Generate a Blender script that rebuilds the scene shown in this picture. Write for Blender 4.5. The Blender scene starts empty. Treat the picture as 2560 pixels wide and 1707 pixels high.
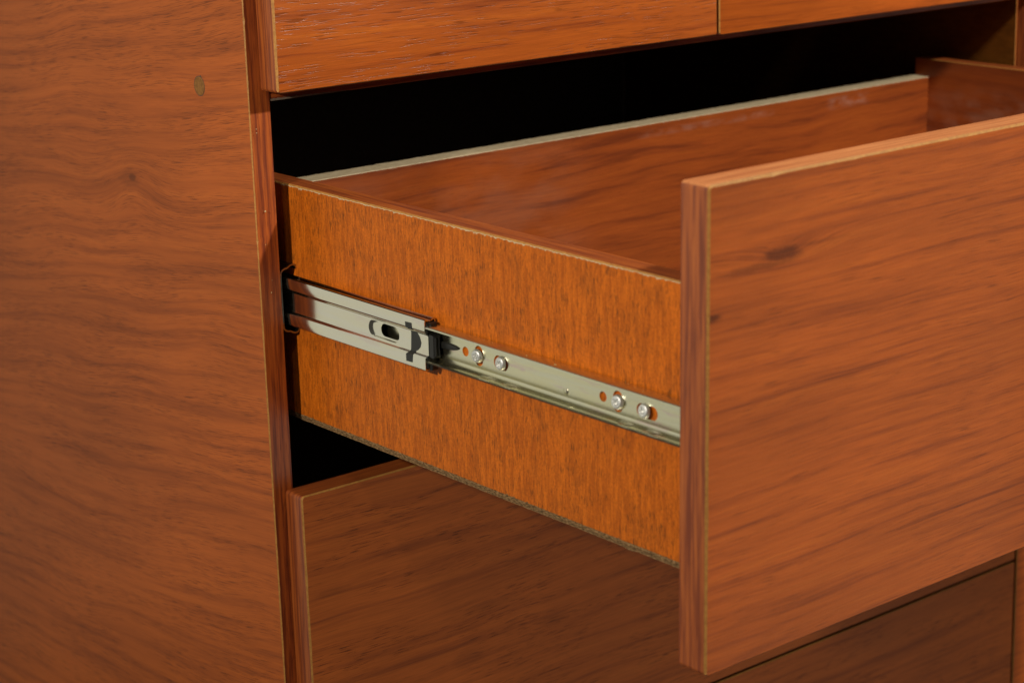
import bpy, bmesh, math, random
from mathutils import Vector, Matrix

S = 0.001                       # everything below is written in millimetres
scn = bpy.context.scene
col = scn.collection
rnd = random.Random(7)

# ------------------------------------------------------------------ camera
R = [[0.7682980911, -0.6394155757, -0.0294238839],
     [-0.1865898577, -0.1797539479, -0.9658533757],
     [0.6122926329, 0.7475535031, -0.2574130761]]
CAM = Vector((-691.16, -1097.73, 326.56))
cd = bpy.data.cameras.new('camera')
cam = bpy.data.objects.new('camera', cd)
col.objects.link(cam)
m = Matrix(((R[0][0], -R[1][0], -R[2][0], CAM.x * S),
            (R[0][1], -R[1][1], -R[2][1], CAM.y * S),
            (R[0][2], -R[1][2], -R[2][2], CAM.z * S),
            (0, 0, 0, 1)))
cam.matrix_world = m
cd.sensor_width = 36.0
cd.lens = 36.0 * 5136.0 / 2560.0
cd.clip_start = 0.01
cd.clip_end = 50
cd.dof.use_dof = True
cd.dof.focus_distance = 1.300
cd.dof.aperture_fstop = 11.0
scn.camera = cam

# ------------------------------------------------------------------ world, lamps, exposure
w = bpy.data.worlds.new('World')
scn.world = w
w.use_nodes = True
bg = w.node_tree.nodes['Background']
bg.inputs[0].default_value = (1.0, 0.93, 0.84, 1)
bg.inputs[1].default_value = 0.055
scn.view_settings.view_transform = 'Standard'
scn.view_settings.look = 'None'
scn.view_settings.exposure = 0
scn.view_settings.gamma = 1


def area(name, target, back, dist, size, power, color=(1, 1, 1), size_y=None):
    l = bpy.data.lights.new(name, 'AREA')
    l.energy = power
    l.color = color
    l.size = size * S
    if size_y:
        l.shape = 'RECTANGLE'
        l.size_y = size_y * S
    else:
        l.shape = 'DISK'
    o = bpy.data.objects.new(name, l)
    b = Vector(back).normalized()
    o.location = (Vector(target) + b * dist) * S
    o.rotation_euler = b.to_track_quat('Z', 'Y').to_euler()
    col.objects.link(o)
    return o


area('key_lamp', (150, -60, 60), (0.42, -1.0, 0.80), 1900, 90, 33, (1.0, 0.93, 0.84))
area('side_lamp', (20, -60, 30), (-830, -235, 386), 945, 45, 6.8, (1.0, 0.90, 0.76))
area('front_fill', (250, -40, -150), (0.61, -0.75, -0.27), 1900, 1500, 5.4, (1.0, 0.90, 0.74), 1500)  # added fill, lifts the shaded lower drawer front
area('reflection_fill', (0, 100, 0), (-0.62, 0.74, 0.18), 1700, 1500, 7.0, (1.0, 0.98, 0.82), 2700)  # added unseen lamp, stands in for a pale wall mirrored in the slide
area('ceiling_lamp', (60, -100, 40), (-0.66, -0.50, 1.0), 1900, 110, 3, (1.0, 0.93, 0.84))

# ------------------------------------------------------------------ node helper
class N:
    def __init__(self, mat):
        mat.use_nodes = True
        self.t = mat.node_tree
        self.t.nodes.clear()
        self.out = self.t.nodes.new('ShaderNodeOutputMaterial')
        self.b = self.t.nodes.new('ShaderNodeBsdfPrincipled')
        self.t.links.new(self.b.outputs[0], self.out.inputs[0])

    def link(self, v, sock):
        if isinstance(v, (int, float)):
            sock.default_value = v
        elif isinstance(v, tuple):
            sock.default_value = v if len(v) == len(sock.default_value) else tuple(v) + (1,)
        else:
            self.t.links.new(v, sock)

    def math(self, op, a, b=None, c=None, clamp=False):
        n = self.t.nodes.new('ShaderNodeMath')
        n.operation = op
        n.use_clamp = clamp
        for i, v in enumerate((a, b, c)):
            if v is not None:
                self.link(v, n.inputs[i])
        return n.outputs[0]

    def comb(self, x, y, z):
        n = self.t.nodes.new('ShaderNodeCombineXYZ')
        for i, v in enumerate((x, y, z)):
            self.link(v, n.inputs[i])
        return n.outputs[0]

    def noise(self, vec, scale=1.0, detail=3.0, rough=0.55, dist=0.0):
        n = self.t.nodes.new('ShaderNodeTexNoise')
        self.link(vec, n.inputs['Vector'])
        n.inputs['Scale'].default_value = scale
        n.inputs['Detail'].default_value = detail
        n.inputs['Roughness'].default_value = rough
        n.inputs['Distortion'].default_value = dist
        return n.outputs[0]

    def ss(self, v, a, b):
        n = self.t.nodes.new('ShaderNodeMapRange')
        n.interpolation_type = 'SMOOTHSTEP'
        self.link(v, n.inputs[0])
        n.inputs[1].default_value = a
        n.inputs[2].default_value = b
        return n.outputs[0]

    def mix(self, f, a, b, mode='MIX'):
        n = self.t.nodes.new('ShaderNodeMix')
        n.data_type = 'RGBA'
        n.blend_type = mode
        self.link(f, n.inputs[0])
        self.link(a, n.inputs[6])
        self.link(b, n.inputs[7])
        return n.outputs[2]

    def coords(self, uv=False):
        tc = self.t.nodes.new('ShaderNodeTexCoord')
        sp = self.t.nodes.new('ShaderNodeSeparateXYZ')
        self.t.links.new(tc.outputs['UV' if uv else 'Object'], sp.inputs[0])
        k = 1.0 if uv else 1000.0
        return [self.math('MULTIPLY', sp.outputs[i], k) for i in range(3)]

    def bump(self, h, strength, dist=0.1):
        n = self.t.nodes.new('ShaderNodeBump')
        n.inputs['Strength'].default_value = strength
        n.inputs['Distance'].default_value = dist * S
        self.link(h, n.inputs['Height'])
        self.t.links.new(n.outputs[0], self.b.inputs['Normal'])


def wood(name, ax, seed, mid, light, dark, warp=18.0, ws=(.004, .010), streak=(.005, .075),
         slo=.40, shi=.72, pore=.5, rough=.38, bump=.25, knots=(), uv=False, porelen=.11, poreden=.60,
         fine=.22, finet=1.1, pmask=(.38, .60), tone=.2, pdetail=1.5, poret=1.7, stains=(), spec=.5, shear=0.0, coat=0.0):
    """laminate with long streaks along s, fine fibre and short dark pores"""
    mt = bpy.data.materials.new(name)
    n = N(mt)
    c = n.coords(uv)
    s, t = c[ax[0]], c[ax[1]]
    if shear:
        t = n.math('ADD', t, n.math('MULTIPLY', s, shear))
    low = n.noise(n.comb(n.math('MULTIPLY', s, ws[0]), n.math('MULTIPLY', t, ws[1]), seed), detail=2)
    t1 = n.math('MULTIPLY_ADD', n.math('SUBTRACT', low, .5), warp * 2, t)
    kd = None
    for (ks, kt, rs, rt, push, dk, ds, dt) in knots:
        a = n.math('SUBTRACT', s, ks)
        b = n.math('SUBTRACT', t, kt)
        q = n.math('ADD', n.math('POWER', n.math('DIVIDE', a, rs), 2), n.math('POWER', n.math('DIVIDE', b, rt), 2))
        e = n.math('POWER', 2.718, n.math('MULTIPLY', q, -1))
        t1 = n.math('MULTIPLY_ADD', e, push, t1)
        wob = n.noise(n.comb(n.math('MULTIPLY', s, .12), n.math('MULTIPLY', t, .3), seed + 31), detail=3)
        q2 = n.math('ADD', n.math('POWER', n.math('DIVIDE', a, ds), 2), n.math('POWER', n.math('DIVIDE', b, dt), 2))
        q2 = n.math('MULTIPLY_ADD', n.math('SUBTRACT', wob, .5), 1.6, q2)
        e2 = n.math('MULTIPLY', n.ss(q2, 1.5, .1), dk)
        kd = e2 if kd is None else n.math('MAXIMUM', kd, e2)
    st = n.noise(n.comb(n.math('MULTIPLY', s, streak[0]), n.math('MULTIPLY', t1, streak[1]), seed + 3), detail=6, rough=.62)
    fn = n.noise(n.comb(n.math('MULTIPLY', s, .035), n.math('MULTIPLY', t1, finet), seed + 7), detail=3, rough=.6)
    pm = n.noise(n.comb(n.math('MULTIPLY', s, .012), n.math('MULTIPLY', t1, .07), seed + 17), detail=2)
    pr = n.noise(n.comb(n.math('MULTIPLY', s, porelen), n.math('MULTIPLY', t1, poret), seed + 11), detail=pdetail, rough=.5)
    pr = n.ss(pr, poreden, poreden + .10)
    pr = n.math('MULTIPLY', pr, n.ss(pm, pmask[0], pmask[1]))
    k = n.ss(st, slo, shi)
    colr = n.mix(n.ss(st, .18, .50), light, mid)
    colr = n.mix(k, colr, dark)
    f = n.math('MULTIPLY_ADD', n.math('SUBTRACT', fn, .5), fine * 2, 1.0)
    tn = n.noise(n.comb(n.math('MULTIPLY', s, .0045), n.math('MULTIPLY', t1, .016), seed + 53), detail=3)
    f = n.math('MULTIPLY', f, n.math('MULTIPLY_ADD', n.math('SUBTRACT', tn, .5), tone * 2, 1.0))
    colr = n.mix(1.0, colr, n.comb(f, f, f), 'MULTIPLY')
    colr = n.mix(n.math('MULTIPLY', pr, pore), colr, tuple(x * .28 for x in dark))
    if kd is not None:
        colr = n.mix(kd, colr, tuple(x * .35 for x in dark))
    for (s0, s1, t0, t1_, soft, scol, amt, sc) in stains:
        a = n.math('MULTIPLY', n.ss(s, s0 - soft * 3, s0 + soft * 3), n.ss(s, s1 + soft * 3, s1 - soft * 3))
        b = n.math('MULTIPLY', n.ss(t, t0 - soft, t0 + soft), n.ss(t, t1_ + soft, t1_ - soft))
        nz = n.ss(n.noise(n.comb(n.math('MULTIPLY', s, sc), n.math('MULTIPLY', t, sc * 1.6), seed + 41), detail=4), .35, .7)
        a = n.math('MULTIPLY', n.math('MULTIPLY', a, b), n.math('MULTIPLY', nz, amt))
        colr = n.mix(a, colr, scol)
    n.link(colr, n.b.inputs['Base Color'])
    rr = n.math('MULTIPLY_ADD', n.math('SUBTRACT', st, .5), .12, rough)
    n.link(rr, n.b.inputs['Roughness'])
    n.b.inputs['Specular IOR Level'].default_value = spec
    h = n.math('SUBTRACT', n.math('MULTIPLY', fn, .5), pr)
    n.bump(h, bump, .12)
    return mt


def plain(name, c, rough=.5, metal=0.0, var=.15, scale=.3, bump=0.0, stretch=(1, 1, 1), c2=None, spec=.5):
    mt = bpy.data.materials.new(name)
    n = N(mt)
    x, y, z = n.coords()
    v = n.comb(n.math('MULTIPLY', x, stretch[0]), n.math('MULTIPLY', y, stretch[1]), n.math('MULTIPLY', z, stretch[2]))
    nz = n.noise(v, scale=scale, detail=4, rough=.6)
    if c2 is None:
        c2 = tuple(k * (1 - 2 * var) for k in c)
    n.link(n.mix(n.ss(nz, .3, .7), c, c2), n.b.inputs['Base Color'])
    n.b.inputs['Roughness'].default_value = rough
    n.b.inputs['Metallic'].default_value = metal
    n.b.inputs['Specular IOR Level'].default_value = spec
    if bump:
        n.bump(nz, bump, .2)
    return mt


MID, LGT, DRK = (.395, .084, .0095), (.465, .110, .011), (.185, .036, .0078)
M = {}
M['front_upper'] = wood('laminate_upper', (0, 2), 1.3, (.40, .088, .011), (.50, .122, .013), (.20, .036, .007),
                        warp=5, ws=(.003, .012), streak=(.005, .16), pore=.45, rough=.30, bump=.5, porelen=.055, poreden=.60, pmask=(.30, .55), pdetail=0, poret=1.35, fine=.32, slo=.5, shi=.74)
M['front_open'] = wood('laminate_open', (0, 2), 5.1, MID, LGT, DRK, warp=6, ws=(.0035, .012), streak=(.005, .20), pore=.45,
                       rough=.38, bump=.12, slo=.47, shi=.76, fine=.34, poreden=.58, porelen=.05, spec=.13, tone=.42, finet=1.0,
                       knots=((59, 104.5, 34, 7, 7, 0, 1, 1), (57, 105, 30, 10, 0, .70, 15, 4.2), (40, 101, 30, 10, 0, .45, 28, 2.4), (84, 107, 30, 10, 0, .3, 24, 1.2), (3, 80, 20, 6, 0, .8, 11, 2.6)),
                       stains=((-5, 260, -130, 150, 10, (.45, .33, .26), .05, .9),))
KN = ((142, -270, 9, 9, 0, .22, 15, 7), (223, -262, 9, 9, 0, .22, 16, 6), (30, -187, 9, 9, 0, .25, 16, 3), (165, -234, 9, 9, 0, .2, 24, 4))
M['front_lower'] = wood('laminate_lower', (0, 2), 9.7, (.50, .118, .0165), (.57, .142, .018), (.25, .056, .013), warp=8, ws=(.004, .012), fine=.34, spec=.12, tone=.35,
                        streak=(.0045, .18), pore=.8, rough=.38, bump=.18, slo=.46, shi=.80, poreden=.58, porelen=.07,
                        knots=KN)
M['side'] = wood('laminate_side', (1, 2), 14.2, (.41, .096, .0140), (.46, .113, .0150), (.27, .063, .0125), warp=30, ws=(.0026, .0055),
                 streak=(.0050, .15), pore=.6, rough=.42, bump=.10, slo=.44, shi=.74, porelen=.06, poreden=.545, fine=.18, tone=.28, pmask=(.30, .58), spec=.16, poret=2.3, shear=.10,
                 knots=((157, 90, 34, 26, -13, 0, 1, 1), (160, 92, 12, 5, 0, .32, 15, 6), (156, 93, 12, 5, 0, .75, 6, 3)))
M['inner'] = wood('laminate_inner', (0, 2), 21.0, (.30, .064, .012), (.37, .085, .014), (.15, .030, .009), warp=14, ws=(.004, .010), fine=.36,
                  streak=(.007, .13), pore=.3, rough=.30, bump=.06, slo=.46, shi=.72,
                  stains=((400, 552, 61.5, 66.5, 1.5, (.50, .34, .27), .20, .05), (622, 668, 58, 67, 2.5, (.50, .36, .30), .26, .08),
                          (60, 330, -20, 70, 12, (.46, .28, .20), .12, .015)))
M['inner_side'] = wood('laminate_inner_side', (1, 2), 23.0, (.30, .064, .012), (.36, .085, .014), (.16, .032, .009), warp=12,
                       streak=(.006, .07), pore=.1, rough=.34, bump=.05,
                       stains=((-330, 60, -40, 60, 15, (.46, .32, .24), .22, .05),))
M['band'] = wood('edge_band_wood', (0, 1), 31.0, (.33, .080, .015), (.44, .122, .020), (.17, .034, .009), warp=.8, ws=(.01, .2),
                 streak=(.014, .42), pore=.4, rough=.40, bump=.25, slo=.42, shi=.62, uv=True, porelen=.1)
M['band_dark'] = wood('edge_band_carcass', (0, 1), 37.0, (.35, .076, .0125), (.48, .118, .018), (.165, .029, .008), warp=.8, ws=(.01, .2),
                      streak=(.016, .36), pore=.5, rough=.42, bump=.25, slo=.42, shi=.62, uv=True, porelen=.1)
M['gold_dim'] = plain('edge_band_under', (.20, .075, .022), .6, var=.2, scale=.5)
M['gold'] = plain('edge_band_cut', (.46, .22, .05), .55, var=.16, scale=.5, c2=(.34, .15, .035), spec=.3)
M['cream'] = plain('raw_cream_edge', (.62, .52, .33), .7, scale=.35, stretch=(.5, 2, 2), c2=(.46, .36, .20), bump=.3)
M['bare'] = plain('raw_grey_edge', (.22, .17, .125), .8, scale=.6, bump=.3)
M['fibre'] = plain('hardboard_fibre', (.30, .18, .080), .9, scale=.9, stretch=(1, .5, 1.6), c2=(.050, .027, .011), spec=.1, bump=.8)
M['hardboard'] = plain('hardboard_brown', (.10, .055, .03), .7, scale=.2)
M['black'] = plain('black_plastic', (.014, .014, .012), .42, scale=.8, bump=.15)
M['band_lit_top'] = wood('edge_band_lit_top', (0, 1), 33.0, (.62, .245, .085), (.70, .32, .13), (.44, .145, .05), warp=.8, ws=(.01, .2),  # paler band copy: sheen of the lit top edge put into the colour
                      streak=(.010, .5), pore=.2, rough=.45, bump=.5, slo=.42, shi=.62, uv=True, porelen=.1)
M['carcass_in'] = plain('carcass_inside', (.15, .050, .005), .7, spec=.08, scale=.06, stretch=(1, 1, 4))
M['plug'] = plain('plug_brown', (.27, .125, .036), .7, scale=.5, spec=.1)
M['crumb'] = plain('sawdust_grain', (.60, .45, .22), .9, scale=3)


def foil():
    mt = bpy.data.materials.new('orange_printed_foil')
    n = N(mt)
    x, y, z = n.coords()
    a = n.noise(n.comb(n.math('MULTIPLY', y, .42), n.math('MULTIPLY', z, .045), 3.3), detail=5, rough=.7)
    b = n.noise(n.comb(n.math('MULTIPLY', y, .065), n.math('MULTIPLY', z, .045), 8.1), detail=5, rough=.7)
    g = n.noise(n.comb(n.math('MULTIPLY', y, .75), n.math('MULTIPLY', z, .62), 1.1), detail=4, rough=.7)
    p = n.noise(n.comb(n.math('MULTIPLY', y, 1.35), n.math('MULTIPLY', z, .14), 15.1), detail=2.5, rough=.6)
    col_ = n.mix(n.ss(a, .34, .66), (.59, .142, .0080), (.40, .090, .0058))
    col_ = n.mix(n.math('MULTIPLY', n.ss(b, .48, .70), .45), col_, (.30, .078, .009))
    gg = n.math('MULTIPLY_ADD', n.math('SUBTRACT', g, .5), 1.1, 1)
    col_ = n.mix(1.0, col_, n.comb(gg, gg, gg), 'MULTIPLY')
    dash = n.math('MULTIPLY', n.ss(p, .535, .64), n.math('MULTIPLY_ADD', n.ss(b, .34, .60), .8, .2))
    col_ = n.mix(n.math('MULTIPLY', dash, .74), col_, (.075, .027, .006))
    n.link(col_, n.b.inputs['Base Color'])
    n.b.inputs['Roughness'].default_value = .46
    n.b.inputs['Specular IOR Level'].default_value = .15
    n.bump(n.math('SUBTRACT', g, n.math('MULTIPLY', dash, .6)), .18, .1)
    return mt


M['foil'] = foil()


def zinc(name, base, tint, rough, amt, brush=.05):
    mt = bpy.data.materials.new(name)
    n = N(mt)
    x, y, z = n.coords()
    t1 = n.noise(n.comb(n.math('MULTIPLY', y, .02), n.math('MULTIPLY', z, .16), 2.0), detail=3)
    t2 = n.noise(n.comb(n.math('MULTIPLY', y, .03), n.math('MULTIPLY', z, .12), 9.0), detail=3)
    c = n.mix(n.ss(t1, .35, .65), base, tint)
    c = n.mix(n.math('MULTIPLY', n.ss(t2, .55, .72), amt), c, (.66, .48, .50))
    n.link(c, n.b.inputs['Base Color'])
    n.b.inputs['Metallic'].default_value = 1
    br = n.noise(n.comb(n.math('MULTIPLY', x, 3), n.math('MULTIPLY', y, .03), n.math('MULTIPLY', z, 3.2)), detail=3)
    n.link(n.math('MULTIPLY_ADD', br, .14, rough - .05), n.b.inputs['Roughness'])
    n.bump(br, brush, .05)
    return mt


M['zinc'] = zinc('zinc_steel', (.73, .70, .60), (.74, .70, .56), .11, .25, .03)
M['zinc_dull'] = zinc('zinc_dull', (.40, .38, .36), (.34, .31, .29), .24, 0)
M['zinc_yellow'] = zinc('zinc_yellow_passivated', (.72, .68, .46), (.70, .68, .52), .22, .8, .03)
M['screw'] = zinc('screw_zinc', (.80, .82, .82), (.84, .84, .80), .46, .0)

# ------------------------------------------------------------------ builders
def obj(name, verts, faces, mats, parent=None, fmat=None, smooth=False, uvs=None, mw=None):
    me = bpy.data.meshes.new(name)
    me.from_pydata([(v[0] * S, v[1] * S, v[2] * S) for v in verts], [], faces)
    for mm in mats:
        me.materials.append(M[mm])
    if fmat:
        for p, k in zip(me.polygons, fmat):
            p.material_index = k
    if uvs:
        ul = me.uv_layers.new(name='UVMap')
        for p in me.polygons:
            for li, uv in zip(p.loop_indices, uvs[p.index]):
                ul.data[li].uv = uv
    if smooth:
        for p in me.polygons:
            p.use_smooth = True
    bm = bmesh.new()
    bm.from_mesh(me)
    bmesh.ops.recalc_face_normals(bm, faces=bm.faces)
    bm.to_mesh(me)
    bm.free()
    o = bpy.data.objects.new(name, me)
    col.objects.link(o)
    if parent:
        o.parent = parent
    return o


def empty(name, label, cat, group=None, rot=None):
    o = bpy.data.objects.new(name, None)
    o.empty_display_size = .02
    col.objects.link(o)
    o['label'] = label
    o['category'] = cat
    if group:
        o['group'] = group
    if rot:
        o.matrix_world = rot
    return o


def box(name, x0, x1, y0, y1, z0, z1, mat, parent=None, c=.25):
    """bevelled box"""
    bm = bmesh.new()
    bmesh.ops.create_cube(bm, size=1)
    for v in bm.verts:
        v.co = (((x0 + x1) / 2 + v.co.x * (x1 - x0)) * S, ((y0 + y1) / 2 + v.co.y * (y1 - y0)) * S, ((z0 + z1) / 2 + v.co.z * (z1 - z0)) * S)
    if c:
        bmesh.ops.bevel(bm, geom=bm.edges[:], offset=c * S, segments=1, affect='EDGES')
    me = bpy.data.meshes.new(name)
    bm.to_mesh(me)
    bm.free()
    me.materials.append(M[mat])
    o = bpy.data.objects.new(name, me)
    col.objects.link(o)
    if parent:
        o.parent = parent
    return o


def rloop(x0, x1, z0, z1, r, step=6.0):
    """rounded rectangle points (x,z,nx,nz) going round"""
    out = []
    def line(a, b, nx, nz):
        L = math.dist(a, b)
        k = max(1, min(160, int(L / step)))
        for i in range(k):
            f = i / k
            out.append((a[0] + (b[0] - a[0]) * f, a[1] + (b[1] - a[1]) * f, nx, nz))
    def arc(cx, cz, a0):
        for i in range(5):
            a = a0 + i / 5 * math.pi / 2
            out.append((cx + r * math.cos(a), cz + r * math.sin(a), math.cos(a), math.sin(a)))
    line((x0 + r, z0), (x1 - r, z0), 0, -1)
    arc(x1 - r, z0 + r, -math.pi / 2)
    line((x1, z0 + r), (x1, z1 - r), 1, 0)
    arc(x1 - r, z1 - r, 0)
    line((x1 - r, z1), (x0 + r, z1), 0, 1)
    arc(x0 + r, z1 - r, math.pi / 2)
    line((x0, z1 - r), (x0, z0 + r), -1, 0)
    arc(x0 + r, z0 + r, math.pi)
    return out


def front_panel(name, parent, x0, x1, z0, z1, y0, y1, mat, c=1.3, seed=1, r=2.6, bmat='band', top_mat='band'):
    """laminated board (front face at y0) wrapped by one strip of edge banding"""
    rr = random.Random(seed)
    lp = rloop(x0, x1, z0, z1, r)
    n = len(lp)
    jit = []
    v = 0
    for i, p_ in enumerate(lp):
        v = v * .6 + rr.uniform(-1, 1) * .4
        chip = rr.uniform(.2, .8) * c if rr.random() < .05 else 0
        jit.append((c * (1 + .22 * v) + chip * .5) * (.45 if p_[3] < -.5 else 1))
    fi = [(p[0] - p[2] * j, y0, p[1] - p[3] * j) for p, j in zip(lp, jit)]
    ba = [(p[0] - p[2] * .5, y1, p[1] - p[3] * .5) for p in lp]
    # board
    cx, cz = (x0 + x1) / 2, (z0 + z1) / 2
    fb = [(p[0] - p[2] * (c + 2), y0 + .3, p[1] - p[3] * (c + 2)) for p in lp]
    bb = [(p[0] - p[2] * (c + 2), y1 - .3, p[1] - p[3] * (c + 2)) for p in lp]
    V = fi + ba
    F = [list(range(n)), list(range(n, 2 * n))]
    for i in range(n):
        F.append([i, (i + 1) % n, n + (i + 1) % n, n + i])
    # shrink the board's own rim a touch so the strip covers it
    board = obj(name, V, F, [mat], parent)
    # band: chamfer (golden cut) + outer face + small back round
    V, F, K, U = [], [], [], []
    for i, p in enumerate(lp):
        V.append((fi[i][0] + p[2] * .02, y0 - .02, fi[i][2] + p[3] * .02))
        V.append((p[0], y0 + c * .85 * (jit[i] / c), p[1]))
        V.append((p[0], y1 - .6, p[1]))
        V.append((p[0] - p[2] * .5, y1 + .02, p[1] - p[3] * .5))
    per = [0]
    for i in range(n):
        a, b = lp[i], lp[(i + 1) % n]
        per.append(per[-1] + math.dist(a[:2], b[:2]))
    for i in range(n):
        j = (i + 1) % n
        for k in range(3):
            F.append([4 * i + k, 4 * j + k, 4 * j + k + 1, 4 * i + k + 1])
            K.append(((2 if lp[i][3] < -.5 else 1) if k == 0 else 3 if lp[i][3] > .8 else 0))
            u0, u1 = per[i], per[i + 1]
            vv = [0, c, y1 - y0 - .6, y1 - y0]
            U.append([(u0, vv[k] + 40 * seed), (u1, vv[k] + 40 * seed), (u1, vv[k + 1] + 40 * seed), (u0, vv[k + 1] + 40 * seed)])
    obj('edge_band', V, F, [bmat, 'gold', 'gold_dim', top_mat], board, K, uvs=U)
    return board


def loopfill(outer, holes):
    """triangulate a polygon (2-D points) with holes -> verts, faces"""
    bm = bmesh.new()
    es = []
    for lp in [outer] + holes:
        vs = [bm.verts.new((p[0], p[1], 0)) for p in lp]
        for i in range(len(vs)):
            es.append(bm.edges.new((vs[i], vs[(i + 1) % len(vs)])))
    bmesh.ops.triangle_fill(bm, use_beauty=True, use_dissolve=False, edges=es)
    bm.verts.index_update()
    V = [(v.co.x, v.co.y) for v in bm.verts]
    F = [[v.index for v in f.verts] for f in bm.faces]
    bm.free()
    return V, F


def stadium(y0, y1, z0, z1, k=10):
    """stadium loop inside the given bounds"""
    w_, h_ = y1 - y0, z1 - z0
    r = min(w_, h_) / 2
    pts = []
    for i in range(4 * k):
        a = i / (4 * k) * 2 * math.pi
        cy = (y1 - r) if math.cos(a) > 0 else (y0 + r)
        cz = (z1 - r) if math.sin(a) > 0 else (z0 + r)
        pts.append((cy + r * math.cos(a), cz + r * math.sin(a)))
    return pts


def sheet(profile, th):
    """offset an open 2-D polyline to one side -> closed loop"""
    n = len(profile)
    off = []
    for i in range(n):
        a = profile[max(0, i - 1)]
        b = profile[min(n - 1, i + 1)]
        d = Vector((b[0] - a[0], b[1] - a[1])).normalized()
        off.append((profile[i][0] - d.y * th, profile[i][1] + d.x * th))
    return profile + off[::-1]


def extrude_profile(loop, y0, y1, ky=1):
    """loop of (x,z) swept along y, with end caps"""
    n = len(loop)
    V, F = [], []
    for k in range(ky + 1):
        y = y0 + (y1 - y0) * k / ky
        V += [(p[0], y, p[1]) for p in loop]
    for k in range(ky):
        for i in range(n):
            j = (i + 1) % n
            F.append([k * n + i, k * n + j, (k + 1) * n + j, (k + 1) * n + i])
    h = n // 2                                   # caps as strips of the sheet
    for base in (0, ky * n):
        for i in range(h - 1):
            F.append([base + i, base + i + 1, base + n - 2 - i, base + n - 1 - i])
    return V, F


def shade_auto(o, ang=35):
    me = o.data
    for p in me.polygons:
        p.use_smooth = True
    bm = bmesh.new()
    bm.from_mesh(me)
    for e in bm.edges:
        if len(e.link_faces) == 2 and e.calc_face_angle(0) > math.radians(ang):
            e.smooth = False
    bm.to_mesh(me)
    bm.free()


# ------------------------------------------------------------------ the cabinet
cab = empty('wooden_cabinet', 'reddish brown wood laminate cabinet with plain left side panel and black interior', 'cabinet')


def edged_upright(name, x0, x1, y1, z0, z1, mat, parent, seed, c=.75, bm_='band_dark', inmat='carcass_in'):
    """upright board whose front edge (y=0) carries a strip of edge banding with two fine arrises"""
    rr = random.Random(seed)
    k = int((z1 - z0) / 2.5)
    zs = [z0 + (z1 - z0) * i / k for i in range(k + 1)]
    V = []
    cs = []
    v = 0
    for z in zs:
        v = v * .7 + rr.uniform(-1, 1) * .3
        cs.append(c * (1 + .35 * v) + (rr.uniform(.1, .5) if rr.random() < .03 else 0))
    # board body
    for z, cc in zip(zs, cs):
        V += [(x0, cc, z), (x0, y1, z), (x1, y1, z), (x1, .5, z)]
    F, K = [], []
    n = len(zs)
    for i in range(n - 1):
        for a in range(4):
            b = (a + 1) % 4
            F.append([4 * i + a, 4 * i + b, 4 * i + 4 + b, 4 * i + 4 + a])
            K.append((0, 0, 1, 0)[a])
    F += [[0, 1, 2, 3], [4 * (n - 1) + q for q in range(4)]]
    K += [0, 0]
    body = obj(name, V, F, [mat, inmat], parent, K)
    V, F, K, U = [], [], [], []
    for z, cc in zip(zs, cs):
        V += [(x0 - .02, cc, z), (x0 + cc * .9, -.02, z), (x1 - .4, -.02, z), (x1 + .02, .5, z)]
    for i in range(n - 1):
        for a in range(3):
            F.append([4 * i + a, 4 * i + a + 1, 4 * i + 5 + a, 4 * i + 4 + a])
            K.append((1, 0, 0)[a])
            xx = [0, c, x1 - x0 - .4, x1 - x0]
            o_ = seed * 60
            U.append([(zs[i], xx[a] + o_), (zs[i], xx[a + 1] + o_), (zs[i + 1], xx[a + 1] + o_), (zs[i + 1], xx[a] + o_)])
    obj('edge_band', V, F, [bm_, 'gold'], body, K, uvs=U)
    return body


ZB, ZT, DEP = -700.0, 430.0, 500.0
side = edged_upright('side_panel', 0, 16, DEP, ZB, ZT, 'side', cab, 3)
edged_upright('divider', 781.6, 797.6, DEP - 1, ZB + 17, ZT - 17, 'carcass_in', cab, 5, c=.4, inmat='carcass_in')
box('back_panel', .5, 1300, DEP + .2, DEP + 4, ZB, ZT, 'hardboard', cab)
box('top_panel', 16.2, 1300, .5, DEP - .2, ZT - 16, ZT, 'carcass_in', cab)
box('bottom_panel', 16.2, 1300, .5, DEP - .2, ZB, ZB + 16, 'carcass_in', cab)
# rail above the open drawer: its lower arris shows raw chipboard at the left end
rail = box('rail', 16.1, 781.5, 0.6, 90, 142.9, 158.9, 'band_dark', cab, .3)
me = rail.data
ul = me.uv_layers.new(name='UVMap')
for lp_ in me.loops:
    cco = me.vertices[lp_.vertex_index].co
    ul.data[lp_.index].uv = (cco.x * 1000, cco.y * 1000 + cco.z * 1000 + 900)
V, F = [], []
kk = 40
for i in range(kk + 1):
    x = 16.2 + i / kk * 62
    hgt = 1.5 * (1 - i / kk) ** .6 * (1 + rnd.uniform(-.25, .25)) + .05
    V += [(x, .35, 142.95), (x, .35, 142.95 + hgt), (x, .9, 142.95 + hgt), (x, .9, 142.85)]
for i in range(kk):
    for a in range(4):
        b = (a + 1) % 4
        F.append([4 * i + a, 4 * i + b, 4 * i + 4 + b, 4 * i + 4 + a])
obj('bare_edge', V, F, ['bare'], rail)


def disc(name, yc, zc, r, x, mat, parent, proud, depth=1.5, k=40):
    V, F = [], []
    rings = [(r, x + depth), (r, x - proud + .35), (r - .4, x - proud)]
    for rad, xx in rings:
        V += [(xx, yc + rad * math.cos(2 * math.pi * i / k), zc + rad * math.sin(2 * math.pi * i / k)) for i in range(k)]
    for q in range(len(rings) - 1):
        for i in range(k):
            j = (i + 1) % k
            F.append([q * k + i, q * k + j, (q + 1) * k + j, (q + 1) * k + i])
    F.append([(len(rings) - 1) * k + i for i in range(k)])
    return obj(name, V, F, [mat], parent)


plug = disc('plug', 58.0, 149.3, 6.2, 0, 'plug', cab, .28)
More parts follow.
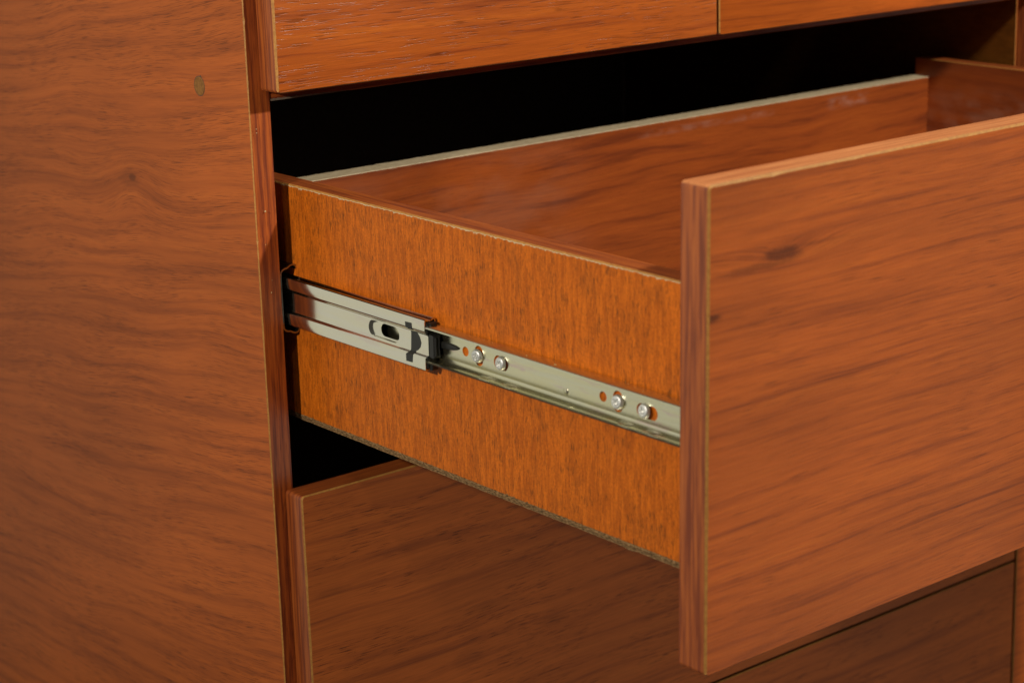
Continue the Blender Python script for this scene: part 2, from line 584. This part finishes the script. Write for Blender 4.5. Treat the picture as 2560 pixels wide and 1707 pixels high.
# dark worn rim of the plug's hole
V, F = [], []
k = 48
for i in range(k):
    a = 2 * math.pi * i / k
    ro = 6.5 + rnd.uniform(0, .25) + (1.0 if abs(a - 1.9) < .12 else 0)
    V += [(-.05, 58 + 6.15 * math.cos(a), 149.3 + 6.15 * math.sin(a)), (-.05, 58 + ro * math.cos(a), 149.3 + ro * math.sin(a))]
for i in range(k):
    j = (i + 1) % k
    F.append([2 * i, 2 * j, 2 * j + 1, 2 * i + 1])
obj('rim', V, F, ['hardboard'], plug)

# ------------------------------------------------------------------ closed drawers and the neighbour front
GRP = 'drawers of the cabinet'
TF0, TF1 = -19.7, -.4
d1 = empty('drawer', 'closed drawer front above the open drawer, with chipped edge band at its lower left corner', 'drawer', GRP)
front_panel('drawer_front', d1, 9.2, 397.2, 150, 410, TF0, TF1, 'front_upper', 1.3, 2)
d2 = empty('drawer', 'closed drawer front at the top right, right of the thin vertical seam', 'drawer', GRP)
front_panel('drawer_front', d2, 399.0, 780.4, 149.6, 410, TF0 + .2, TF1, 'front_open', 1.0, 3)
d3 = empty('drawer', 'closed drawer front in shade directly under the open drawer', 'drawer', GRP)
front_panel('drawer_front', d3, 9.2, 780.0, -364.8, -115.0, TF0, TF1, 'front_lower', 1.05, 4)
d4 = empty('drawer', 'closed dark drawer front at the bottom right, below the thin black gap', 'drawer', GRP)
front_panel('drawer_front', d4, 9.2, 780.0, -640, -367.0, TF0, TF1, 'front_lower', .8, 5)
d5 = empty('cabinet_door', 'sliver of a reddish brown cabinet front at the lower right edge beside the drawers', 'door')
front_panel('door_panel', d5, 783.0, 1200, -640, 410, TF0, TF1, 'front_open', .8, 6)

# ------------------------------------------------------------------ the open drawer (it sags a little: Rd)
Rd = Matrix(((0.9999900981, -0.0044352278, -0.0003638284, 0), (0.0044279747, 0.9998287512, -0.017968342, 0),
             (0.0004434598, 0.0179665531, 0.9998384901, 0), (0, 0, 0, 1)))
YF = -379.4
dr = empty('drawer', 'drawer pulled wide open with orange side, cream topped back board and thick front', 'drawer', GRP, Rd)
front_panel('drawer_front', dr, 3.4, 776, -111.3, 147.6, YF - 19.7, YF, 'front_open', 1.25, 8, top_mat='band_lit_top')

XO, XI, XR, XRO = 29.1, 45.5, 752.4, 768.6
Z1, Z0 = 87.35, -68.0
YE = 83.0


def drawer_side(xa, xb, flip):
    """side board: printed foil outside, laminate inside, strip on top with a crumbly golden arris"""
    sg = 1 if not flip else -1
    rr = random.Random(11 + flip)
    k = 420
    ys = [YF + .2 + (YE - YF - .2) * i / k for i in range(k + 1)]
    v = 0
    V, F, K = [], [], []
    cs, cj = [], []
    for y in ys:
        v = v * .5 + rr.uniform(-1, 1) * .5
        cs.append(1.0 + .15 * v)
        amp = .9 if y > -345 else .35
        cj.append(max(0, rr.gauss(.25, .35)) * amp + (rr.uniform(.4, 1.3) * amp if rr.random() < .07 else 0))
    n = k + 1
    for y, a, b in zip(ys, cs, cj):
        V += [(xa, y, Z1 - a - b), (xa, y, Z0 + max(0, rr.gauss(.05, .2))), (xb, y, Z0), (xb, y, Z1 - .5)]
    for i in range(n - 1):
        for a in range(3):
            F.append([4 * i + a, 4 * i + a + 1, 4 * i + 5 + a, 4 * i + 4 + a])
            K.append((0, 2, 1)[a])
        F.append([4 * i + 3, 4 * i, 4 * i + 4, 4 * i + 7])
        K.append(1)
    F += [[0, 1, 2, 3], [4 * (n - 1) + q for q in range(4)]]
    K += [1, 1]
    body = obj('side_board', V, F, ['foil', 'inner_side', 'fibre'], dr, K)
    V, F, K, U = [], [], [], []
    for y, a, b in zip(ys, cs, cj):
        V += [(xa - sg * .02, y, Z1 - a - b - .02), (xa + sg * .05, y, Z1 - a * .8 - b * .3), (xa + sg * 1.0, y, Z1), (xb - sg * .5, y, Z1), (xb + sg * .02, y, Z1 - .5)]
    for i in range(n - 1):
        for a in range(4):
            F.append([5 * i + a, 5 * i + a + 1, 5 * i + 6 + a, 5 * i + 5 + a])
            K.append((2, 1, 0, 1)[a])
            xx = [-1, 0, 1, 16, 16.5]
            U.append([(ys[i], xx[a] + 700), (ys[i], xx[a + 1] + 700), (ys[i + 1], xx[a + 1] + 700), (ys[i + 1], xx[a] + 700)])
    obj('edge_band', V, F, ['band', 'gold', 'cream'], body, K, uvs=U)
    return body


drawer_side(XO, XI, 0)
drawer_side(XRO, XR, 1)

# back board with a bare cream top edge
ZBK = 71.8
back = box('back_board', XI + .1, XR - .1, 68.1, 87.0, Z0 + .1, ZBK - .4, 'inner', dr, 0)
V, F = [], []
k = 200
for i in range(k + 1):
    x = XI + .1 + (XR - XI - .2) * i / k
    j1, j2 = rnd.gauss(0, .18), rnd.gauss(0, .18)
    V += [(x, 68.05, ZBK - .5 + j1 - .2), (x, 68.5 + abs(j2) * .5, ZBK + j2 * .3), (x, 86.4, ZBK + rnd.gauss(0, .1)), (x, 87.05, ZBK - .7)]
for i in range(k):
    for a in range(3):
        F.append([4 * i + a, 4 * i + a + 1, 4 * i + 5 + a, 4 * i + 4 + a])
F += [[0, 1, 2, 3], [4 * k + q for q in range(4)]]
obj('top_edge', V, F, ['cream'], back)

# thin fibreboard bottom nailed under the sides; its torn edge shows
V, F, K = [], [], []
k = 460
rr = random.Random(5)
v1 = v2 = 0
for i in range(k + 1):
    y = YF + .3 + (YE - 2 - YF) * i / k
    v1 = v1 * .75 + rr.uniform(-1, 1) * .35
    v2 = v2 * .75 + rr.uniform(-1, 1) * .35
    tip = rr.uniform(.3, 1.0) if rr.random() < .05 else 0
    low = .9 * math.exp(-((y + 316) / 4.0) ** 2)
    zt, zb = Z0 + .15 + .3 * v1 + tip, Z0 - 3.6 + .25 * v2 - low
    V += [(XO - .15 + .1 * v2, y, zt), (XO - .45 - .15 * v1, y, (zt * 2 + zb) / 3), (XO - .2 + .2 * v2, y, (zt + 2 * zb) / 3 - .3), (XO - .35 - .15 * v1, y, zb + .35),
          (XO + .3, y, zb), (XRO, y, Z0 - 3.6), (XRO, y, Z0 - .05), (XO + 2, y, Z0 - .05)]
for i in range(k):
    for a in range(8):
        b = (a + 1) % 8
        F.append([8 * i + a, 8 * i + b, 8 * i + 8 + b, 8 * i + 8 + a])
F += [[q for q in range(8)], [8 * k + q for q in range(8)]]
obj('bottom_board', V, F, ['fibre'], dr)

# ------------------------------------------------------------------ the ball-bearing slide
sl = empty('drawer_slide', 'extended zinc plated metal slide on the orange side of the open drawer', 'drawer slide')
ZC = 12.5


def mirz(p):
    return [(x, 2 * ZC - z) for x, z in p]


# cabinet member: C channel on the carcass
half = [(17.2, 12.5), (17.2, 29.5), (17.5, 31.2), (18.6, 32.3), (20.2, 32.9), (22.0, 33.1), (23.2, 33.9), (25.2, 34.7), (26.9, 34.7), (28.0, 33.8), (28.2, 32.2)]
prof = [(x, 2 * ZC - z) for x, z in half[::-1]] + half[1:]
V, F = extrude_profile(sheet(prof, 1.1), .7, 380)
cm = obj('cabinet_member', V, F, ['zinc_dull'], sl)
shade_auto(cm)


def slid(name, V, F, mats, parent=None, fmat=None, ang=35, smooth=True):
    """part of the slide that follows the sagging drawer"""
    o = obj(name, V, F, mats, parent or sl, fmat)
    if parent is None:
        o.matrix_world = Rd
    if smooth:
        shade_auto(o, ang)
    return o


# middle member: bands top and bottom, recessed centre with a dished slot
MY0, MY1 = -147.6, 300.0
top = [(27.4, 25.6), (27.5, 27.2), (26.6, 28.4), (25.4, 28.6), (24.2, 27.6), (23.0, 27.0), (21.8, 27.3), (20.6, 28.1), (19.8, 28.2), (19.15, 27.8), (19.0, 27.0),
       (19.0, 21.0), (19.15, 20.6), (20.7, 18.6), (21.0, 18.2)]
botp = [(x, 2 * ZC - z) for x, z in top[::-1]]
botp = [(x, {4.0: 4.5, 4.4: 4.75, 6.4: 5.65, 6.8: 5.9}.get(round(z, 2), z) - .4) for x, z in botp]
assert abs(botp[0][1] - 5.5) < .01
V1, F1 = extrude_profile(sheet(top, .9), MY0, MY1)
V2, F2 = extrude_profile(sheet(botp, .9), MY0, MY1)
V = V1 + V2
F = F1 + [[i + len(V1) for i in f] for f in F2]
# centre web with slot (end tab reaches a little further)
zlo, zhi = botp[0][1], 18.2
outer = [(MY0 - .9, zlo + .5), (MY0 - .9, zhi - .5), (MY0, zhi), (MY1, zhi), (MY1, zlo), (MY0, zlo)]
dimple = stadium(-119.6, -88.0, 7.1, 17.4)
hole = stadium(-118.6, -99.2, 8.5, 16.6)
lv, lf = loopfill(outer, [dimple])
b0 = len(V)
V += [(21.0, y, z) for y, z in lv]
F += [[i + b0 for i in f] for f in lf]
nn = len(dimple)
rings = []
for f, dx in ((0, 0), (.06, .12), (.16, .75), (.28, 1.2), (.6, 1.35), (1.0, 1.4)):
    rings.append([(21.0 + dx, d[0] + (h[0] - d[0]) * f, d[1] + (h[1] - d[1]) * f) for d, h in zip(dimple, hole)])
rings.append([(22.9, h[0], h[1]) for h in hole])
for q, rg in enumerate(rings):
    b1 = len(V)
    V += rg
    if q:
        for i in range(nn):
            j = (i + 1) % nn
            F.append([b1 - nn + i, b1 - nn + j, b1 + j, b1 + i])
b1 = len(V)                                       # end thickness of the centre tab
V += [(21.0, MY0 - .9, zlo + .5), (21.0, MY0 - .9, zhi - .5), (21.9, MY0 - .9, zhi - .5), (21.9, MY0 - .9, zlo + .5)]
F.append([b1, b1 + 1, b1 + 2, b1 + 3])
mm_ = slid('middle_member', V, F, ['zinc'])

# black retainer seen through the cut-out near the end of the middle member
pts = [(-128.6, 23.8), (-135.1, 24.1), (-135.3, 20.2), (-136.6, 18.8), (-138.3, 17.9), (-140.2, 16.0), (-141.6, 12.6), (-140.6, 9.6), (-138.4, 7.6), (-136.3, 6.4),
       (-135.6, 5.0), (-134.9, -.6), (-128.7, -.8), (-128.6, 3.6), (-131.2, 6.4), (-131.6, 12.0), (-131.9, 17.9), (-128.9, 20.4)]


def onface(z):
    if z > 20.6 or z < 4.2:
        return 19.0
    if z > 18.6:
        return 19 + (20.6 - z)
    if z < 5.4:
        return 19 + (z - 4.2) / .6
    return 21.0


den = []
for i in range(len(pts)):
    a, b = pts[i], pts[(i + 1) % len(pts)]
    k = max(1, int(math.dist(a, b) / .7))
    den += [(a[0] + (b[0] - a[0]) * q / k, a[1] + (b[1] - a[1]) * q / k) for q in range(k)]
zcuts = [20.6, 18.6, 5.4, 4.2]
bm = bmesh.new()
vs = [bm.verts.new((0, p[0], p[1])) for p in den]
bm.faces.new(vs)
for zc in zcuts:
    bmesh.ops.bisect_plane(bm, geom=bm.verts[:] + bm.edges[:] + bm.faces[:], plane_co=(0, 0, zc), plane_no=(0, 0, 1))
bm.verts.index_update()
V = [(onface(v.co.z) - .12, v.co.y, v.co.z) for v in bm.verts]
F = [[v.index for v in f.verts] for f in bm.faces]
# rim
for e in bm.edges:
    if len(e.link_faces) == 1:
        a, b = e.verts
        i0 = len(V)
        V += [(onface(a.co.z) + .05, a.co.y, a.co.z), (onface(b.co.z) + .05, b.co.y, b.co.z)]
        F.append([a.index, b.index, i0 + 1, i0])
bm.free()
ins = slid('retainer', V, F, ['black'], smooth=False)

# black bumper filling the end of the middle member, with a ribbed nose
bump_prof = []
V, F = [], []


def add_box(V, F, x0, x1, y0, y1, z0, z1, t=.3):
    b = len(V)
    for (yy, ins_) in ((y0, t), (y0 + t, 0), (y1, 0)):
        V += [(x0 + ins_, yy, z0 + ins_), (x1 - ins_, yy, z0 + ins_), (x1 - ins_, yy, z1 - ins_), (x0 + ins_, yy, z1 - ins_)]
    F.append([b, b + 1, b + 2, b + 3])
    F.append([b + 8, b + 9, b + 10, b + 11])
    for q in range(2):
        for i in range(4):
            j = (i + 1) % 4
            F.append([b + 4 * q + i, b + 4 * q + j, b + 4 * q + 4 + j, b + 4 * q + 4 + i])


add_box(V, F, 20.2, 26.8, -148.6, -120, 19.5, 26.2)
add_box(V, F, 20.2, 26.8, -148.6, -120, -2.0, 5.3)
add_box(V, F, 21.95, 26.6, -149.2, -120, 5.4, 19.4)
add_box(V, F, 21.2, 26.4, -153.6, -149.0, 5.0, 19.0, .7)
add_box(V, F, 21.9, 22.8, -154.5, -153.5, 6.5, 17.8, .3)
add_box(V, F, 24.2, 25.2, -154.5, -153.5, 6.5, 17.8, .3)
add_box(V, F, 21.4, 26.6, -151.0, -148.5, -3.2, 1.2, .6)
add_box(V, F, 21.4, 26.6, -150.4, -148.5, 23.6, 26.4, .6)
slid('bumper', V, F, ['black'], smooth=False)

# drawer member: web with holes, top lip, rolled bottom flange
DY0, DY1 = YF + .4, 75.0
holes = [stadium(-178.2, -172.4, 10.0, 15.8), stadium(-298.1, -292.3, 9.3, 15.1),
         stadium(-191.5, -184.0, 6.6, 18.9), stadium(-214.4, -201.6, 8.4, 16.8),
         stadium(-311.0, -303.4, 6.2, 18.2), stadium(-338.2, -322.0, 7.6, 15.4)]
zl_, zh_ = 5.0, 23.4
outer = [(DY0, zl_), (DY0, zh_), (DY1, zh_), (DY1, zl_)]
lv, lf = loopfill(outer, holes)
V = [(27.9, y, z) for y, z in lv]
F = [list(f) for f in lf]
for h in holes:
    b1 = len(V)
    n = len(h)
    V += [(27.9, y, z) for y, z in h] + [(29.0, y, z) for y, z in h]
    for i in range(n):
        j = (i + 1) % n
        F.append([b1 + i, b1 + j, b1 + n + j, b1 + n + i])
tp = [(27.9, 23.4), (27.6, 23.5), (20.6, 23.5), (20.1, 23.1), (19.9, 22.7)]
V1, F1 = extrude_profile(sheet(tp[::-1], .9), DY0, DY1)
bp = [(19.9, 3.0), (20.1, 2.4), (21.0, 1.9), (22.4, 1.7), (24.0, 1.9), (25.6, 2.6), (26.8, 3.6), (27.5, 4.4), (27.9, 5.0)]
V2, F2 = extrude_profile(sheet(bp, -.9), DY0, DY1)
for VV, FF in ((V1, F1), (V2, F2)):
    b0 = len(V)
    V += VV
    F += [[i + b0 for i in f] for f in FF]
dm = slid('drawer_member', V, F, ['zinc_yellow'])

# small stamped dimple on the web
disc_ = []
V, F = [], []
for q, (rr_, dx) in enumerate(((2.2, 0), (1.6, -.35), (.8, -.5))):
    V += [(27.88 + dx, -264.7 + rr_ * math.cos(a_ * math.pi / 8), 8.2 + rr_ * math.sin(a_ * math.pi / 8)) for a_ in range(16)]
    if q:
        for i in range(16):
            j = (i + 1) % 16
            F.append([16 * (q - 1) + i, 16 * (q - 1) + j, 16 * q + j, 16 * q + i])
F.append(list(range(32, 48)))
obj('dimple', V, F, ['zinc_yellow'], dm, smooth=True)

# black release lever lying on the web
V, F = [], []
k = 16
for i in range(k + 1):
    f = i / k
    y = -150.5 - 18.7 * f
    hh = 2.1 * math.sqrt(max(0.05, 1 - f ** 3.2)) + .15
    zc = 12.4 + .9 * f
    d = 1.8 * (1 - .45 * f)
    V += [(27.85, y, zc - hh), (27.85 - d * .8, y, zc - hh + .4), (27.85 - d, y, zc), (27.85 - d * .8, y, zc + hh - .4), (27.85, y, zc + hh)]
for i in range(k):
    for a in range(4):
        F.append([5 * i + a, 5 * i + a + 1, 5 * i + 6 + a, 5 * i + 5 + a])
F += [[0, 1, 2, 3, 4], [5 * k + q for q in range(5)]]
slid('release_lever', V, F, ['black'])

# pan-head screws with cross recess
def screw_mesh(r=4.35, h=2.4):
    V, F = [], []
    nr, na = 26, 64
    V.append((-h + 1.2, 0, 0))
    for i in range(1, nr + 1):
        rad = r * i / nr
        for j in range(na):
            a = 2 * math.pi * j / na
            y, z = rad * math.cos(a), rad * math.sin(a)
            q = rad / r
            x = -h * (1 - .16 * q ** 2 - .72 * max(0, (q - .72) / .28) ** 2.2)
            for c0, c1 in ((y, z), (z, y)):
                wd = .62 - .10 * abs(c0)
                if abs(c0) < 2.5:
                    e = max(0, min(1, (wd - abs(c1)) / .22)) * max(0, min(1, (2.5 - abs(c0)) / .5))
                    x = max(x, -h + (1.9 - .4 * abs(c0)) * e)
            V.append((x, y, z))
    for j in range(na):
        F.append([0, 1 + j, 1 + (j + 1) % na])
    for i in range(nr - 1):
        for j in range(na):
            k_ = (j + 1) % na
            F.append([1 + i * na + j, 1 + i * na + k_, 1 + (i + 1) * na + k_, 1 + (i + 1) * na + j])
    b = len(V)
    V += [(1.2, 2.4 * math.cos(2 * math.pi * j / na), 2.4 * math.sin(2 * math.pi * j / na)) for j in range(na)]
    for j in range(na):
        k_ = (j + 1) % na
        F.append([1 + (nr - 1) * na + j, 1 + (nr - 1) * na + k_, b + k_, b + j])
    return V, F


V, F = screw_mesh()
sc0 = obj('screw', V, F, ['screw'], dm)
shade_auto(sc0, 50)
spots = [(-187.4, 12.8, .35, -.06, .04), (-208.9, 12.8, .75, .05, -.03), (-308.0, 12.1, .6, .09, .02), (-328.9, 11.9, 1.2, .12, -.06)]
for i, (y, z, a, ty, tz) in enumerate(spots):
    o = sc0 if i == 0 else sc0.copy()
    if i:
        col.objects.link(o)
        o.parent = dm
    o.location = (27.6 * S, y * S, z * S)
    o.rotation_euler = (a, ty, tz)

# ------------------------------------------------------------------ sawdust specks
V, F = [], []
rr = random.Random(21)


def speck(p, s):
    b = len(V)
    for d in ((1, 0, 0), (-1, 0, 0), (0, 1, 0), (0, -1, 0), (0, 0, 1), (0, 0, -1)):
        q = Rd @ Vector([p[i] + d[i] * s * rr.uniform(.5, 1.2) for i in range(3)])
        V.append(tuple(q))
    for f in ((0, 2, 4), (2, 1, 4), (1, 3, 4), (3, 0, 4), (2, 0, 5), (1, 2, 5), (3, 1, 5), (0, 3, 5)):
        F.append([b + i for i in f])


for i in range(70):                                    # dust in the rolled flange
    y = -152 - abs(rr.gauss(0, 32))
    x = rr.uniform(20.2, 27)
    z = 1.9 + (.0 if x < 24 else (x - 24) * .75) + .1
    speck((x, y, z), rr.uniform(.05, .13))
for i in range(26):                                    # grains on the top lip
    speck((rr.uniform(20, 28.6), rr.uniform(-370, -160), 24.5), rr.uniform(.08, .22))
for y in (-238, -262, -263):
    speck((22, y, 24.7), .5)
for i in range(40):                                    # along the torn bottom edge
    speck((XO - .2, rr.uniform(-375, 40), Z0 + rr.uniform(-3, .6)), rr.uniform(.1, .3))
for i in range(45):                                    # on the drawer side's chipped arris
    speck((XO + rr.uniform(-.1, 1), rr.uniform(-375, 20), Z1 - rr.uniform(0, 1.6)), rr.uniform(.1, .28))
for i in range(10):
    speck((rr.uniform(20, 24), rr.uniform(-140, 0), 28.3), rr.uniform(.1, .22))
for i in range(34):                                    # grit on the carcass edge
    speck((rr.uniform(1.5, 15), -.1, rr.uniform(-330, 150)), rr.uniform(.08, .2))
for (x, z, s_) in ((6.5, 73.5, .8), (5.5, 52, .35), (9, 28, .5), (8, 20, .6), (3, 127, .5), (3.2, 124.5, .6)):
    speck((x, -.15, z), s_)
sd = obj('sawdust', V, F, ['crumb'])
sd['kind'] = 'stuff'
sd['label'] = 'fine pale sawdust grains caught on the slide and the board edges'
sd['category'] = 'sawdust'
